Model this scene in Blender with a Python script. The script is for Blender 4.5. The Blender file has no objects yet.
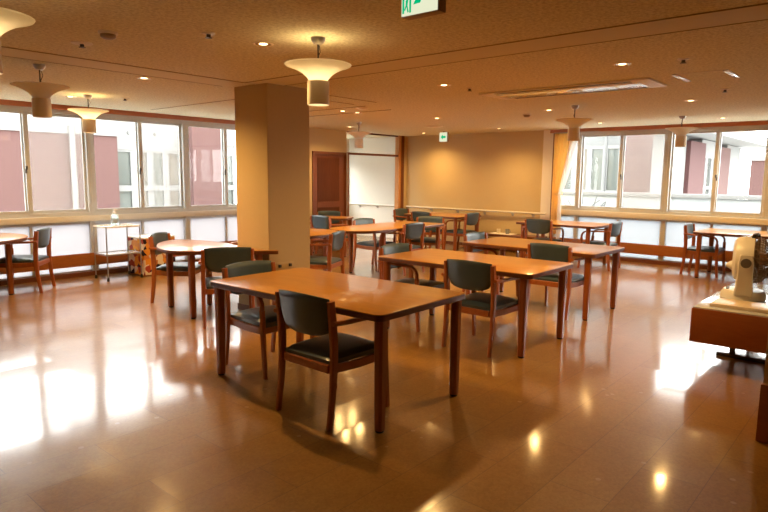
import bpy, bmesh, math, random
from mathutils import Vector, Matrix
random.seed(7)
PI = math.pi
R = math.radians
scn = bpy.context.scene
COL = scn.collection

# ------------------------------------------------------------------ materials
def new_mat(name):
    m = bpy.data.materials.new(name); m.use_nodes = True
    nt = m.node_tree
    for n in list(nt.nodes): nt.nodes.remove(n)
    out = nt.nodes.new('ShaderNodeOutputMaterial')
    return m, nt, out

def N(nt, typ, **kw):
    n = nt.nodes.new(typ)
    for k, v in kw.items():
        if k in n.inputs: n.inputs[k].default_value = v
        else: setattr(n, k, v)
    return n

def mth(nt, op, a, b=None):
    n = nt.nodes.new('ShaderNodeMath'); n.operation = op
    for i, v in enumerate((a, b)):
        if v is None: continue
        if isinstance(v, (int, float)): n.inputs[i].default_value = v
        else: nt.links.new(v, n.inputs[i])
    return n.outputs[0]

def pbsdf(nt, out, col, rough=.5, metal=0., spec=.5, coat=0., coat_rough=.1):
    b = nt.nodes.new('ShaderNodeBsdfPrincipled')
    b.inputs['Base Color'].default_value = (*col, 1)
    b.inputs['Roughness'].default_value = rough
    b.inputs['Metallic'].default_value = metal
    b.inputs['Specular IOR Level'].default_value = spec
    b.inputs['Coat Weight'].default_value = coat
    b.inputs['Coat Roughness'].default_value = coat_rough
    nt.links.new(b.outputs[0], out.inputs[0])
    return b

def plain(name, col, rough=.5, metal=0., var=.06, scale=20., bump=0., spec=.5, coat=0.):
    """paint, vinyl, metal: a base colour with a little mottling"""
    m, nt, out = new_mat(name)
    b = pbsdf(nt, out, col, rough, metal, spec, coat)
    tc = N(nt, 'ShaderNodeTexCoord')
    nz = N(nt, 'ShaderNodeTexNoise', Scale=scale, Detail=3.)
    nt.links.new(tc.outputs['Object'], nz.inputs['Vector'])
    mx = N(nt, 'ShaderNodeMix', data_type='RGBA')
    mx.inputs['A'].default_value = (*[c * (1 - var) for c in col], 1)
    mx.inputs['B'].default_value = (*[min(1, c * (1 + var)) for c in col], 1)
    nt.links.new(nz.outputs['Fac'], mx.inputs['Factor'])
    nt.links.new(mx.outputs['Result'], b.inputs['Base Color'])
    if bump:
        bp = N(nt, 'ShaderNodeBump', Strength=bump, Distance=.004)
        nz2 = N(nt, 'ShaderNodeTexNoise', Scale=scale * 8, Detail=2.)
        nt.links.new(tc.outputs['Object'], nz2.inputs['Vector'])
        nt.links.new(nz2.outputs['Fac'], bp.inputs['Height'])
        nt.links.new(bp.outputs[0], b.inputs['Normal'])
    return m

def wood(name, c1, c2, rough=.3, scale=3., stretch=(1, 12, 12), spec=.5, coat=0.):
    m, nt, out = new_mat(name)
    b = pbsdf(nt, out, c1, rough, 0, spec, coat)
    tc = N(nt, 'ShaderNodeTexCoord')
    mp = N(nt, 'ShaderNodeMapping'); mp.inputs['Scale'].default_value = stretch
    nz = N(nt, 'ShaderNodeTexNoise', Scale=scale, Detail=5., Roughness=.6, Distortion=.6)
    rp = N(nt, 'ShaderNodeValToRGB')
    rp.color_ramp.elements[0].position = .3; rp.color_ramp.elements[0].color = (*c1, 1)
    rp.color_ramp.elements[1].position = .7; rp.color_ramp.elements[1].color = (*c2, 1)
    nt.links.new(tc.outputs['Object'], mp.inputs['Vector'])
    nt.links.new(mp.outputs[0], nz.inputs['Vector'])
    nt.links.new(nz.outputs['Fac'], rp.inputs['Fac'])
    nt.links.new(rp.outputs['Color'], b.inputs['Base Color'])
    return m

def emit(name, col, strength):
    m, nt, out = new_mat(name)
    e = N(nt, 'ShaderNodeEmission', Strength=strength); e.inputs['Color'].default_value = (*col, 1)
    nt.links.new(e.outputs[0], out.inputs[0])
    return m

def floor_mat():
    m, nt, out = new_mat('cork_tile_floor')
    b = pbsdf(nt, out, (.4, .2, .07), .4, 0, .2, .9, .10)
    b.inputs['Coat IOR'].default_value = 1.75
    L = nt.links.new
    tc = N(nt, 'ShaderNodeTexCoord')
    sp = N(nt, 'ShaderNodeSeparateXYZ'); L(tc.outputs['Object'], sp.inputs[0])
    W, LEN = .3, .9
    yy = mth(nt, 'DIVIDE', mth(nt, 'ADD', sp.outputs['Y'], 100 * W - .03), W)
    row = mth(nt, 'FLOOR', yy)
    fy = mth(nt, 'FRACT', yy)
    off = mth(nt, 'MULTIPLY', mth(nt, 'MODULO', row, 2), .5)
    xx = mth(nt, 'ADD', mth(nt, 'DIVIDE', mth(nt, 'ADD', sp.outputs['X'], 100 * LEN - .48), LEN), off)
    colm = mth(nt, 'FLOOR', xx)
    fx = mth(nt, 'FRACT', xx)
    cb = N(nt, 'ShaderNodeCombineXYZ'); L(row, cb.inputs[0]); L(colm, cb.inputs[1])
    wn = N(nt, 'ShaderNodeTexWhiteNoise', noise_dimensions='2D'); L(cb.outputs[0], wn.inputs['Vector'])
    # joints
    def edge(f, w):
        a = mth(nt, 'MINIMUM', f, mth(nt, 'SUBTRACT', 1., f))
        return mth(nt, 'LESS_THAN', a, w)
    joint = mth(nt, 'MAXIMUM', edge(fy, .0015 / W), edge(fx, .0015 / LEN))
    # cork flecks
    n1 = N(nt, 'ShaderNodeTexNoise', Scale=9., Detail=5., Roughness=.65)
    L(tc.outputs['Object'], n1.inputs['Vector'])
    vo = N(nt, 'ShaderNodeTexVoronoi', Scale=85.); L(tc.outputs['Object'], vo.inputs['Vector'])
    vs = N(nt, 'ShaderNodeSeparateColor'); L(vo.outputs['Color'], vs.inputs[0])
    f = mth(nt, 'ADD', mth(nt, 'MULTIPLY', n1.outputs['Fac'], .5),
            mth(nt, 'ADD', mth(nt, 'MULTIPLY', wn.outputs['Value'], .22), mth(nt, 'MULTIPLY', vs.outputs[0], .28)))
    rp = N(nt, 'ShaderNodeValToRGB')
    rp.color_ramp.elements[0].position = .25; rp.color_ramp.elements[0].color = (.235, .106, .012, 1)
    rp.color_ramp.elements[1].position = .8; rp.color_ramp.elements[1].color = (.325, .165, .030, 1)
    L(f, rp.inputs['Fac'])
    mx = N(nt, 'ShaderNodeMix', data_type='RGBA')
    L(mth(nt, 'MULTIPLY', joint, .7), mx.inputs['Factor'])
    L(rp.outputs['Color'], mx.inputs['A']); mx.inputs['B'].default_value = (.10, .045, .015, 1)
    # pale scuffs
    sc = N(nt, 'ShaderNodeTexVoronoi', Scale=5., Randomness=1.); L(tc.outputs['Object'], sc.inputs['Vector'])
    scu = mth(nt, 'MULTIPLY', mth(nt, 'LESS_THAN', sc.outputs['Distance'], .075), .22)
    mx2 = N(nt, 'ShaderNodeMix', data_type='RGBA'); L(scu, mx2.inputs['Factor'])
    L(mx.outputs['Result'], mx2.inputs['A']); mx2.inputs['B'].default_value = (.62, .45, .28, 1)
    L(mx2.outputs['Result'], b.inputs['Base Color'])
    # polish: slightly different on every tile, and every tile lies a hair out of level
    n2 = N(nt, 'ShaderNodeTexNoise', Scale=3., Detail=3.); L(tc.outputs['Object'], n2.inputs['Vector'])
    ro = mth(nt, 'ADD', mth(nt, 'MULTIPLY', n2.outputs['Fac'], .05),
             mth(nt, 'ADD', mth(nt, 'MULTIPLY', wn.outputs['Value'], .04), .072))
    L(ro, b.inputs['Coat Roughness'])
    ws = N(nt, 'ShaderNodeSeparateColor'); L(wn.outputs['Color'], ws.inputs[0])
    nx = mth(nt, 'MULTIPLY', mth(nt, 'SUBTRACT', ws.outputs[0], .5), .010)
    ny = mth(nt, 'MULTIPLY', mth(nt, 'SUBTRACT', ws.outputs[1], .5), .028)
    cn = N(nt, 'ShaderNodeCombineXYZ'); L(nx, cn.inputs[0]); L(ny, cn.inputs[1]); cn.inputs[2].default_value = 1.
    vn = N(nt, 'ShaderNodeVectorMath', operation='NORMALIZE'); L(cn.outputs[0], vn.inputs[0])
    bp = N(nt, 'ShaderNodeBump', Strength=.05, Distance=.002)
    L(n1.outputs['Fac'], bp.inputs['Height']); L(vn.outputs[0], bp.inputs['Normal'])
    L(bp.outputs[0], b.inputs['Normal']); L(bp.outputs[0], b.inputs['Coat Normal'])
    return m

def ceiling_mat():
    m, nt, out = new_mat('rock_wool_ceiling')
    b = pbsdf(nt, out, (.7, .6, .48), .9, 0, .1)
    L = nt.links.new
    tc = N(nt, 'ShaderNodeTexCoord')
    nz = N(nt, 'ShaderNodeTexNoise', Scale=42., Detail=3., Roughness=.7)
    L(tc.outputs['Object'], nz.inputs['Vector'])
    rp = N(nt, 'ShaderNodeValToRGB')
    rp.color_ramp.elements[0].position = .35; rp.color_ramp.elements[0].color = (.54, .50, .36, 1)
    rp.color_ramp.elements[1].position = .6; rp.color_ramp.elements[1].color = (.75, .72, .54, 1)
    L(nz.outputs['Fac'], rp.inputs['Fac']); L(rp.outputs['Color'], b.inputs['Base Color'])
    bp = N(nt, 'ShaderNodeBump', Strength=.35, Distance=.004); L(nz.outputs['Fac'], bp.inputs['Height'])
    L(bp.outputs[0], b.inputs['Normal'])
    return m

def glass_mat(name='window_glass', tint=(1, 1, 1), refl=.05):
    m, nt, out = new_mat(name)
    t = N(nt, 'ShaderNodeBsdfTransparent'); t.inputs[0].default_value = (*tint, 1)
    g = N(nt, 'ShaderNodeBsdfGlossy', Roughness=.02)
    lw = N(nt, 'ShaderNodeLayerWeight', Blend=.5)
    mx = N(nt, 'ShaderNodeMixShader')
    fr = mth(nt, 'ADD', mth(nt, 'MULTIPLY', mth(nt, 'POWER', lw.outputs['Facing'], 5.), .5), .02)
    nt.links.new(fr, mx.inputs[0])
    nt.links.new(t.outputs[0], mx.inputs[1]); nt.links.new(g.outputs[0], mx.inputs[2])
    nt.links.new(mx.outputs[0], out.inputs[0])
    return m

def veil_mat(name, col, clear, diff=.4, holes=(1, 1, 1)):
    """thin cloth, frosted glass, insect net: part see-through, part scattering"""
    m, nt, out = new_mat(name)
    t = N(nt, 'ShaderNodeBsdfTransparent'); t.inputs[0].default_value = (*holes, 1)
    tr = N(nt, 'ShaderNodeBsdfTranslucent'); tr.inputs[0].default_value = (*col, 1)
    d = N(nt, 'ShaderNodeBsdfDiffuse'); d.inputs[0].default_value = (*col, 1)
    m1 = N(nt, 'ShaderNodeMixShader'); m1.inputs[0].default_value = diff
    m2 = N(nt, 'ShaderNodeMixShader'); m2.inputs[0].default_value = clear
    nt.links.new(tr.outputs[0], m1.inputs[1]); nt.links.new(d.outputs[0], m1.inputs[2])
    nt.links.new(m1.outputs[0], m2.inputs[1]); nt.links.new(t.outputs[0], m2.inputs[2])
    nt.links.new(m2.outputs[0], out.inputs[0])
    return m

def patch_mat():
    m, nt, out = new_mat('patchwork_cloth')
    b = pbsdf(nt, out, (.6, .3, .1), .85, 0, .2)
    tc = N(nt, 'ShaderNodeTexCoord')
    vo = N(nt, 'ShaderNodeTexVoronoi', Scale=13.)
    nt.links.new(tc.outputs['Object'], vo.inputs['Vector'])
    s = N(nt, 'ShaderNodeSeparateColor'); nt.links.new(vo.outputs['Color'], s.inputs[0])
    rp = N(nt, 'ShaderNodeValToRGB'); cr = rp.color_ramp; cr.interpolation = 'CONSTANT'
    cols = [(0, (.75, .33, .05)), (.22, (.40, .07, .05)), (.42, (.72, .6, .45)), (.6, (.62, .24, .07)), (.78, (.03, .02, .04)), (.88, (.8, .72, .6))]
    cr.elements[0].position = 0; cr.elements[0].color = (*cols[0][1], 1)
    cr.elements[1].position = cols[1][0]; cr.elements[1].color = (*cols[1][1], 1)
    for p, c in cols[2:]:
        e = cr.elements.new(p); e.color = (*c, 1)
    nt.links.new(s.outputs[0], rp.inputs['Fac']); nt.links.new(rp.outputs['Color'], b.inputs['Base Color'])
    return m

M = {}
M['floor'] = floor_mat()
M['ceiling'] = ceiling_mat()
M['band'] = plain('smooth_ceiling_band', (.65, .60, .44), .8, var=.02, scale=4)
M['groove'] = plain('dark_ceiling_joint', (.36, .28, .17), .9)
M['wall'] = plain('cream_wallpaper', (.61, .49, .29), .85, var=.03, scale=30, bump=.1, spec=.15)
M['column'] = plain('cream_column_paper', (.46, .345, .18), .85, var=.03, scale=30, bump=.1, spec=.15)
M['corridor'] = plain('white_corridor_paint', (.70, .67, .59), .8, var=.02, scale=10)
M['white'] = plain('white_paint', (.82, .80, .76), .5, var=.02)
M['red_trim'] = wood('red_brown_trim', (.36, .095, .022), (.44, .13, .034), .4, 4)
M['kick'] = wood('kick_board_wood', (.30, .098, .024), (.38, .135, .036), .35, 3, (3, 3, 14))
M['plinth'] = wood('dark_plinth_wood', (.12, .032, .01), (.16, .05, .016), .4, 4)
M['slat'] = wood('slatted_door_wood', (.15, .042, .013), (.20, .060, .018), .4, 4, (12, 12, 1))
M['post'] = wood('honey_post_wood', (.50, .22, .06), (.58, .27, .085), .4, 4, (12, 12, 1))
M['sill'] = wood('pale_sill_wood', (.64, .61, .53), (.70, .66, .58), .4, 3)
M['alu'] = plain('bronze_aluminium', (.54, .55, .54), .45, .2, var=.03)
M['dark'] = plain('dark_plastic', (.025, .022, .02), .4)
M['glass'] = glass_mat()
M['frost'] = veil_mat('frosted_glass', (.47, .48, .50), .05, .15)
M['frost_lilac'] = veil_mat('lilac_frosted_glass', (.50, .485, .50), .05, .15)
M['net'] = veil_mat('insect_net', (.36, .335, .31), .76, .5)
M['sheer'] = veil_mat('sheer_white_cloth', (.9, .88, .86), .25, .4)
M['curtain'] = veil_mat('orange_curtain_cloth', (.95, .76, .40), .0, .55)
M['leg'] = wood('red_brown_leg_wood', (.235, .062, .014), (.315, .092, .022), .32, 5, (10, 10, 1.2), coat=.2)
M['chairwood'] = wood('red_brown_chair_wood', (.29, .075, .016), (.37, .11, .026), .34, 5, (8, 8, 2), coat=.2)
M['top'] = wood('orange_tabletop_veneer', (.42, .175, .018), (.52, .235, .031), .28, 2.2, (9, 1.2, 9), .4, .45)
M['edge'] = wood('dark_table_edge', (.10, .028, .009), (.15, .045, .014), .4, 5)
M['vinyl'] = plain('slate_vinyl', (.048, .076, .096), .32, var=.1, scale=14, bump=.06)
M['foot'] = plain('black_foot_cap', (.012, .011, .01), .6)
M['shade'] = veil_mat('translucent_lamp_shade', (.95, .94, .91), .0, .35)
M['lampcan'] = plain('beige_lamp_cylinder', (.78, .71, .58), .6, var=.03)
M['lampin'] = plain('white_lamp_inside', (.9, .85, .75), .6, var=.01)
M['metal'] = plain('brushed_metal', (.45, .42, .38), .35, .9)
M['darkmetal'] = plain('dark_metal', (.09, .075, .06), .4, .7)
M['bulb'] = emit('warm_bulb', (1, .70, .34), 5.5)
M['bulb_low'] = emit('soft_warm_bulb', (1, .74, .42), 3.5)
M['spotring'] = plain('downlight_ring', (.80, .70, .55), .4, var=.02)
M['reflector'] = plain('downlight_reflector', (.85, .74, .55), .25, .6)
M['acwhite'] = plain('cream_white_plastic', (.74, .70, .62), .45, var=.02)
M['acdark'] = plain('ac_slot_dark', (.10, .075, .05), .6)
M['exitgreen'] = emit('exit_green', (.0, .30, .12), 1.0)
M['exitwhite'] = emit('exit_white', (.80, .82, .58), .62)
M['exitbox'] = plain('exit_case', (.36, .25, .16), .5)
M['patch'] = patch_mat()
M['clothwhite'] = plain('white_cloth', (.85, .82, .78), .8)
M['bottle'] = glass_mat('bottle_plastic', (.80, .93, .95))
M['gel'] = veil_mat('clear_gel', (.75, .92, .95), .55, .3)
M['shelf'] = plain('white_laminate', (.80, .82, .82), .15, var=.02, coat=1.)
M['gloss'] = plain('glossy_white_laminate', (.46, .47, .48), .12, var=.02, coat=1.)
M['fan'] = plain('cream_fan_plastic', (.66, .62, .54), .4, var=.02)
M['fangrey'] = plain('grey_pivot_plastic', (.11, .09, .08), .5)
M['fangrill'] = plain('brown_grill_plastic', (.24, .16, .10), .5)
M['cabwood'] = wood('brown_bench_wood', (.27, .075, .018), (.34, .105, .026), .3, 3, (8, 1.5, 8))
M['trayw'] = wood('pale_tray_wood', (.58, .46, .32), (.66, .54, .38), .4, 3)
M['benchdark'] = wood('dark_bench_wood', (.13, .045, .016), (.18, .06, .02), .4, 3)
M['pink'] = plain('pink_render', (0.075, 0.035, 0.032), .9, var=.03, scale=6)
M['pinkdeep'] = plain('rose_render', (0.061, 0.022, 0.022), .9, var=.03, scale=6)
M['outwhite'] = plain('white_render', (0.174, 0.174, 0.172), .9, var=.02, scale=4)
M['outgrey'] = plain('pale_grey_render', (0.117, 0.120, 0.120), .9, var=.03, scale=4)
M['outglass'] = plain('greenish_window_glass', (0.085, 0.094, 0.088), .15, var=.05, scale=2)
M['outcurtain'] = plain('beige_blind', (0.104, 0.090, 0.071), .8)
M['parapet'] = plain('pale_parapet', (0.245, 0.262, 0.272), .6, var=.03, scale=2)
M['deck'] = plain('pale_concrete', (.70, .70, .68), .9, var=.05, scale=3)
M['twig'] = plain('dark_twig', (.05, .05, .06), .8)

# ------------------------------------------------------------------ mesh helpers
class MB:
    def __init__(self): self.bm = bmesh.new()
    def _add(self, bm2, mat=None):
        if mat is not None: bmesh.ops.transform(bm2, matrix=mat, verts=bm2.verts)
        me = bpy.data.meshes.new('tmp'); bm2.to_mesh(me); bm2.free()
        self.bm.from_mesh(me); bpy.data.meshes.remove(me)
    def box(self, x0, x1, y0, y1, z0, z1, bev=0., seg=2, mat=None):
        b = bmesh.new()
        bmesh.ops.create_cube(b, size=1.)
        bmesh.ops.scale(b, vec=(x1 - x0, y1 - y0, z1 - z0), verts=b.verts)
        bmesh.ops.translate(b, vec=((x0 + x1) / 2, (y0 + y1) / 2, (z0 + z1) / 2), verts=b.verts)
        if bev: bmesh.ops.bevel(b, geom=b.edges[:], offset=bev, segments=seg, profile=.6, affect='EDGES')
        self._add(b, mat); return self
    def prism(self, pts, z0, z1, bev=0., mat=None):
        b = bmesh.new()
        lo = [b.verts.new((x, y, z0)) for x, y in pts]; hi = [b.verts.new((x, y, z1)) for x, y in pts]
        b.faces.new(hi); b.faces.new(lo[::-1])
        n = len(pts)
        for i in range(n): b.faces.new((lo[i], lo[(i + 1) % n], hi[(i + 1) % n], hi[i]))
        bmesh.ops.recalc_face_normals(b, faces=b.faces)
        if bev:
            es = [e for e in b.edges if abs(e.verts[0].co.z - e.verts[1].co.z) < 1e-6]
            bmesh.ops.bevel(b, geom=es, offset=bev, segments=2, profile=.6, affect='EDGES')
        self._add(b, mat); return self
    def lathe(self, prof, seg=32, mat=None, closed=False):
        b = bmesh.new(); rings = []
        for r, z in prof:
            if r < 1e-6: rings.append([b.verts.new((0, 0, z))])
            else: rings.append([b.verts.new((r * math.cos(2 * PI * i / seg), r * math.sin(2 * PI * i / seg), z)) for i in range(seg)])
        pairs = list(zip(rings, rings[1:]))
        if closed: pairs.append((rings[-1], rings[0]))
        for a, c in pairs:
            for i in range(seg):
                j = (i + 1) % seg
                if len(a) == 1 and len(c) == 1: continue
                if len(a) == 1: b.faces.new((a[0], c[i], c[j]))
                elif len(c) == 1: b.faces.new((a[i], c[0], a[j]))
                else: b.faces.new((a[i], c[i], c[j], a[j]))
        bmesh.ops.recalc_face_normals(b, faces=b.faces)
        self._add(b, mat); return self
    def sweep(self, pts, w, h, side=(0, 1, 0), cham=.3, scales=None, mat=None, seg=0):
        """rectangular (chamfered) or round (seg) section carried along a polyline"""
        b = bmesh.new(); P = [Vector(p) for p in pts]; rings = []
        side = Vector(side)
        for i, p in enumerate(P):
            t = (P[min(i + 1, len(P) - 1)] - P[max(i - 1, 0)]).normalized()
            s = side - t * side.dot(t)
            if s.length < 1e-4: s = Vector((1, 0, 0)) - t * t.x
            s.normalize(); u = t.cross(s).normalized()
            k = scales[i] if scales else 1.
            a, c = w / 2 * k, h / 2 * k
            if seg: sec = [(a * math.cos(2 * PI * q / seg), c * math.sin(2 * PI * q / seg)) for q in range(seg)]
            else:
                q = cham * min(a, c)
                sec = [(a, -c + q), (a, c - q), (a - q, c), (-a + q, c), (-a, c - q), (-a, -c + q), (-a + q, -c), (a - q, -c)]
            rings.append([b.verts.new(p + s * x + u * y) for x, y in sec])
        n = len(rings[0])
        for r0, r1 in zip(rings, rings[1:]):
            for i in range(n): b.faces.new((r0[i], r0[(i + 1) % n], r1[(i + 1) % n], r1[i]))
        b.faces.new(rings[0][::-1]); b.faces.new(rings[-1])
        bmesh.ops.recalc_face_normals(b, faces=b.faces)
        self._add(b, mat); return self
    def grid(self, fn, nu, nv, mat=None):
        b = bmesh.new()
        V = [[b.verts.new(fn(i / nu, j / nv)) for i in range(nu + 1)] for j in range(nv + 1)]
        for j in range(nv):
            for i in range(nu): b.faces.new((V[j][i], V[j][i + 1], V[j + 1][i + 1], V[j + 1][i]))
        self._add(b, mat); return self
    def solid(self, front, back, nu, nv, mat=None):
        """closed slab between two parametric sheets"""
        b = bmesh.new()
        A = [[b.verts.new(front(i / nu, j / nv)) for i in range(nu + 1)] for j in range(nv + 1)]
        B = [[b.verts.new(back(i / nu, j / nv)) for i in range(nu + 1)] for j in range(nv + 1)]
        for j in range(nv):
            for i in range(nu):
                b.faces.new((A[j][i], A[j][i + 1], A[j + 1][i + 1], A[j + 1][i]))
                b.faces.new((B[j][i], B[j + 1][i], B[j + 1][i + 1], B[j][i + 1]))
        for i in range(nu):
            b.faces.new((A[0][i], B[0][i], B[0][i + 1], A[0][i + 1])); b.faces.new((A[nv][i], A[nv][i + 1], B[nv][i + 1], B[nv][i]))
        for j in range(nv):
            b.faces.new((A[j][0], A[j + 1][0], B[j + 1][0], B[j][0])); b.faces.new((A[j][nu], B[j][nu], B[j + 1][nu], A[j + 1][nu]))
        bmesh.ops.recalc_face_normals(b, faces=b.faces)
        self._add(b, mat); return self
    def build(self, name, mat, parent=None, smooth=35, loc=None, rotz=0.):
        bm = self.bm
        if smooth:
            for f in bm.faces: f.smooth = True
            for e in bm.edges:
                if len(e.link_faces) == 2 and e.calc_face_angle(0.) > R(smooth): e.smooth = False
        me = bpy.data.meshes.new(name); bm.to_mesh(me); bm.free()
        me.materials.append(M[mat] if isinstance(mat, str) else mat)
        o = bpy.data.objects.new(name, me); COL.objects.link(o)
        if parent: o.parent = parent
        if loc: o.location = loc
        o.rotation_euler.z = rotz
        return o

def tag(o, label, cat, group=None):
    o['label'] = label; o['category'] = cat
    if group: o['group'] = group
    return o
def thing(name, label, cat, loc=(0, 0, 0), rotz=0., group=None):
    o = bpy.data.objects.new(name, None); COL.objects.link(o)
    o.empty_display_size = .1
    o.location = loc; o.rotation_euler = (0, 0, rotz)
    return tag(o, label, cat, group)
def struct(o):
    o['kind'] = 'structure'; return o
def copy_tree(o, parent=None):
    c = o.copy(); COL.objects.link(c)
    if parent: c.parent = parent
    for ch in list(o.children): copy_tree(ch, c)
    return c

# ------------------------------------------------------------------ room shell
XB, YL, ZC = 11.322, 9.11, 2.455         # back plane, left window plane, ceiling
X0, Y0 = -2.6, -2.6
CX0, CX1, CY0, CY1 = 4.004, 4.59, 5.075, 5.64   # column
struct(MB().box(X0, XB, Y0, YL + .18, -.12, 0).box(8.2, XB, YL + .18, 11.1, -.12, 0).build('floor', 'floor'))
struct(MB().box(X0, XB, Y0, YL + .18, ZC, ZC + .2).box(8.2, XB, YL + .18, 11.1, ZC, ZC + .2).build('ceiling', 'ceiling'))
# smooth ceiling bands on the column grid, with shadow joints on both sides
tn = [0]
def trim(mb, mat):
    tn[0] += 1
    return struct(mb.build('trim_%d' % tn[0], mat))
trim(MB().box(3.87, 4.225, Y0, 5.262, ZC - .004, ZC + .01), 'band')
trim(MB().box(X0, 3.87, 5.262, 5.645, ZC - .004, ZC + .01), 'band')
g = MB()
for x in (3.863, 4.232):
    g.box(x - .004, x + .004, Y0, 5.257, ZC - .0065, ZC + .01)
for y in (5.257, 5.65):
    g.box(X0, 3.863, y - .004, y + .004, ZC - .0065, ZC + .01)
    g.box(4.6, 5.9, y - .004, y + .004, ZC - .0065, ZC + .01)
g.box(4.62, 4.626, 5.65, 8.6, ZC - .0065, ZC + .01)
for x in (6.12, 6.66): g.box(x - .004, x + .004, 5.65, 7.5, ZC - .0065, ZC + .01)
trim(g, 'groove')

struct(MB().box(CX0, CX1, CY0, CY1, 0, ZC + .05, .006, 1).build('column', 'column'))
trim(MB().box(CX0 - .008, CX1 + .008, CY0 - .008, CY1 + .008, 0, .07), 'plinth')

# back wall with the window opening (y from .15 to 5.37)
struct(MB().box(XB, XB + .18, 5.6, 11.1, 0, ZC + .1).build('wall_back', 'wall'))
trim(MB().box(XB - .012, XB + .18, 5.385, 5.6, 0, ZC), 'white')                      # white reveal
trim(MB().box(XB - .02, XB + .10, 5.315, 5.385, 0, ZC), 'plinth')                    # dark strip beside the curtain
trim(MB().box(XB - .06, XB + .12, -.6, 5.44, 2.39, ZC), 'red_trim')
trim(MB().box(XB - .045, XB + .10, -.6, 5.315, .805, .90, .006), 'sill')
trim(MB().box(XB - .03, XB, -.6, 5.315, .155, .345, .004), 'kick')
trim(MB().box(XB - .035, XB + .08, -.6, 5.315, 0, .065), 'plinth')
struct(MB().box(XB - .015, XB, 5.6, YL, 0, .06).build('baseboard_back', 'plinth'))
struct(MB().box(XB, XB + .18, -2.6, -.6, 0, ZC + .1).build('wall_back_end', 'wall'))

# left wall with its windows (x from -1.19 to 7.16), then wall, slatted door and opening
struct(MB().box(X0, -.75, YL, YL + .18, 0, ZC + .1).build('wall_left', 'wall'))
wl = MB().box(7.05, 8.32, YL, YL + .18, 0, ZC + .1)
wl.box(8.32, 9.29, YL, YL + .12, 1.995, ZC + .1)
struct(wl.build('wall_left_inner', 'wall'))
trim(MB().box(-.75, 7.05, YL - .06, YL + .12, 2.39, ZC), 'red_trim')
trim(MB().box(-.75, 7.05, YL - .045, YL + .10, .812, .893, .006), 'sill')
trim(MB().box(-.75, 7.05, YL - .03, YL, .152, .338, .004), 'kick')
trim(MB().box(-.75, 7.05, YL - .035, YL + .08, 0, .065), 'plinth')
struct(MB().box(7.05, 8.32, YL - .012, YL, 0, .06).build('baseboard_left', 'plinth'))
# slatted sliding door
d = struct(MB().box(8.30, 8.38, YL - .02, YL + .1, 0, 1.96).box(9.25, 9.33, YL - .03, YL + .1, 0, 1.96)
           .box(8.30, 9.33, YL - .03, YL + .1, 1.945, 2.0).build('door_1', 'slat'))
dl = MB().box(8.38, 8.46, YL + .02, YL + .06, 0, 1.95).box(9.1, 9.25, YL + .02, YL + .06, 0, 1.95)
dl.box(8.46, 9.1, YL + .02, YL + .06, 1.87, 1.95).box(8.46, 9.1, YL + .015, YL + .06, .86, .98).box(8.46, 9.1, YL + .02, YL + .06, 0, .16)
dl.build('door_leaf', 'slat', d)
s = MB()
for i in range(20):
    x = 8.46 + .64 * (i + .5) / 20
    s.box(x - .0065, x + .0065, YL + .012, YL + .05, .16, 1.9)
s.build('slats', 'slat', d)
MB().box(8.46, 9.1, YL + .055, YL + .062, .16, 1.9).build('door_backing', 'dark', d)
MB().box(9.255, 9.285, YL - .036, YL - .03, 0, 2.0).build('edge_strip', 'metal', d)
# opening to the corridor: post at the corner, transom bar and transom pane
trim(MB().box(11.02, 11.10, YL - .02, YL + .1, 0, ZC), 'post')
trim(MB().box(11.10, 11.20, YL - .03, YL + .1, 0, ZC), 'slat')
struct(MB().box(11.20, XB, YL - .015, YL + .1, 0, ZC).build('wall_corner', 'wall'))
trim(MB().box(9.33, 11.02, YL + .0, YL + .08, 1.965, 2.01), 'slat')
w = struct(MB().box(9.33, 11.02, YL + .02, YL + .06, ZC - .03, ZC).build('window_20', 'plinth'))
MB().box(9.33, 11.02, YL + .035, YL + .041, 2.01, ZC - .03).build('pane', 'glass', w)
# corridor beyond
struct(MB().box(8.2, 8.3, YL + .18, 11.1, 0, 1.0).box(8.2, 8.3, YL + .18, 11.1, 2.0, ZC + .1).build('wall_corridor', 'corridor'))
struct(MB().box(XB - .006, XB, YL + .1, 11.0, 0, ZC).build('wall_corridor_back', 'corridor'))
struct(MB().box(8.2, XB, 11.0, 11.1, 0, .9).box(8.2, XB, 11.0, 11.1, 1.9, ZC + .1).build('wall_corridor_end', 'corridor'))
w = struct(MB().box(8.2, 8.26, 11.0, 11.1, .9, 1.9).box(9.7, 9.76, 11.0, 11.1, .9, 1.9).box(11.26, XB, 11.0, 11.1, .9, 1.9).build('window_21', 'alu'))
MB().box(8.26, 9.7, 11.05, 11.056, .9, 1.9).box(9.76, 11.26, 11.05, 11.056, .9, 1.9).build('pane', 'glass', w)
# walls out of frame
struct(MB().box(X0 - .15, X0, Y0, YL + .18, 0, ZC + .1).build('wall_near', 'wall'))
struct(MB().box(X0, XB, Y0 - .15, Y0, 0, ZC + .1).build('wall_far_right', 'wall'))
# wall end at the right edge of the view, with its wooden kick plate
struct(MB().box(4.02, 4.2, Y0, .535, 0, ZC).build('wall_right', 'wall'))
struct(MB().box(3.985, 4.24, Y0, .542, 0, .345, .004).build('baseboard_right', 'cabwood'))

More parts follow.
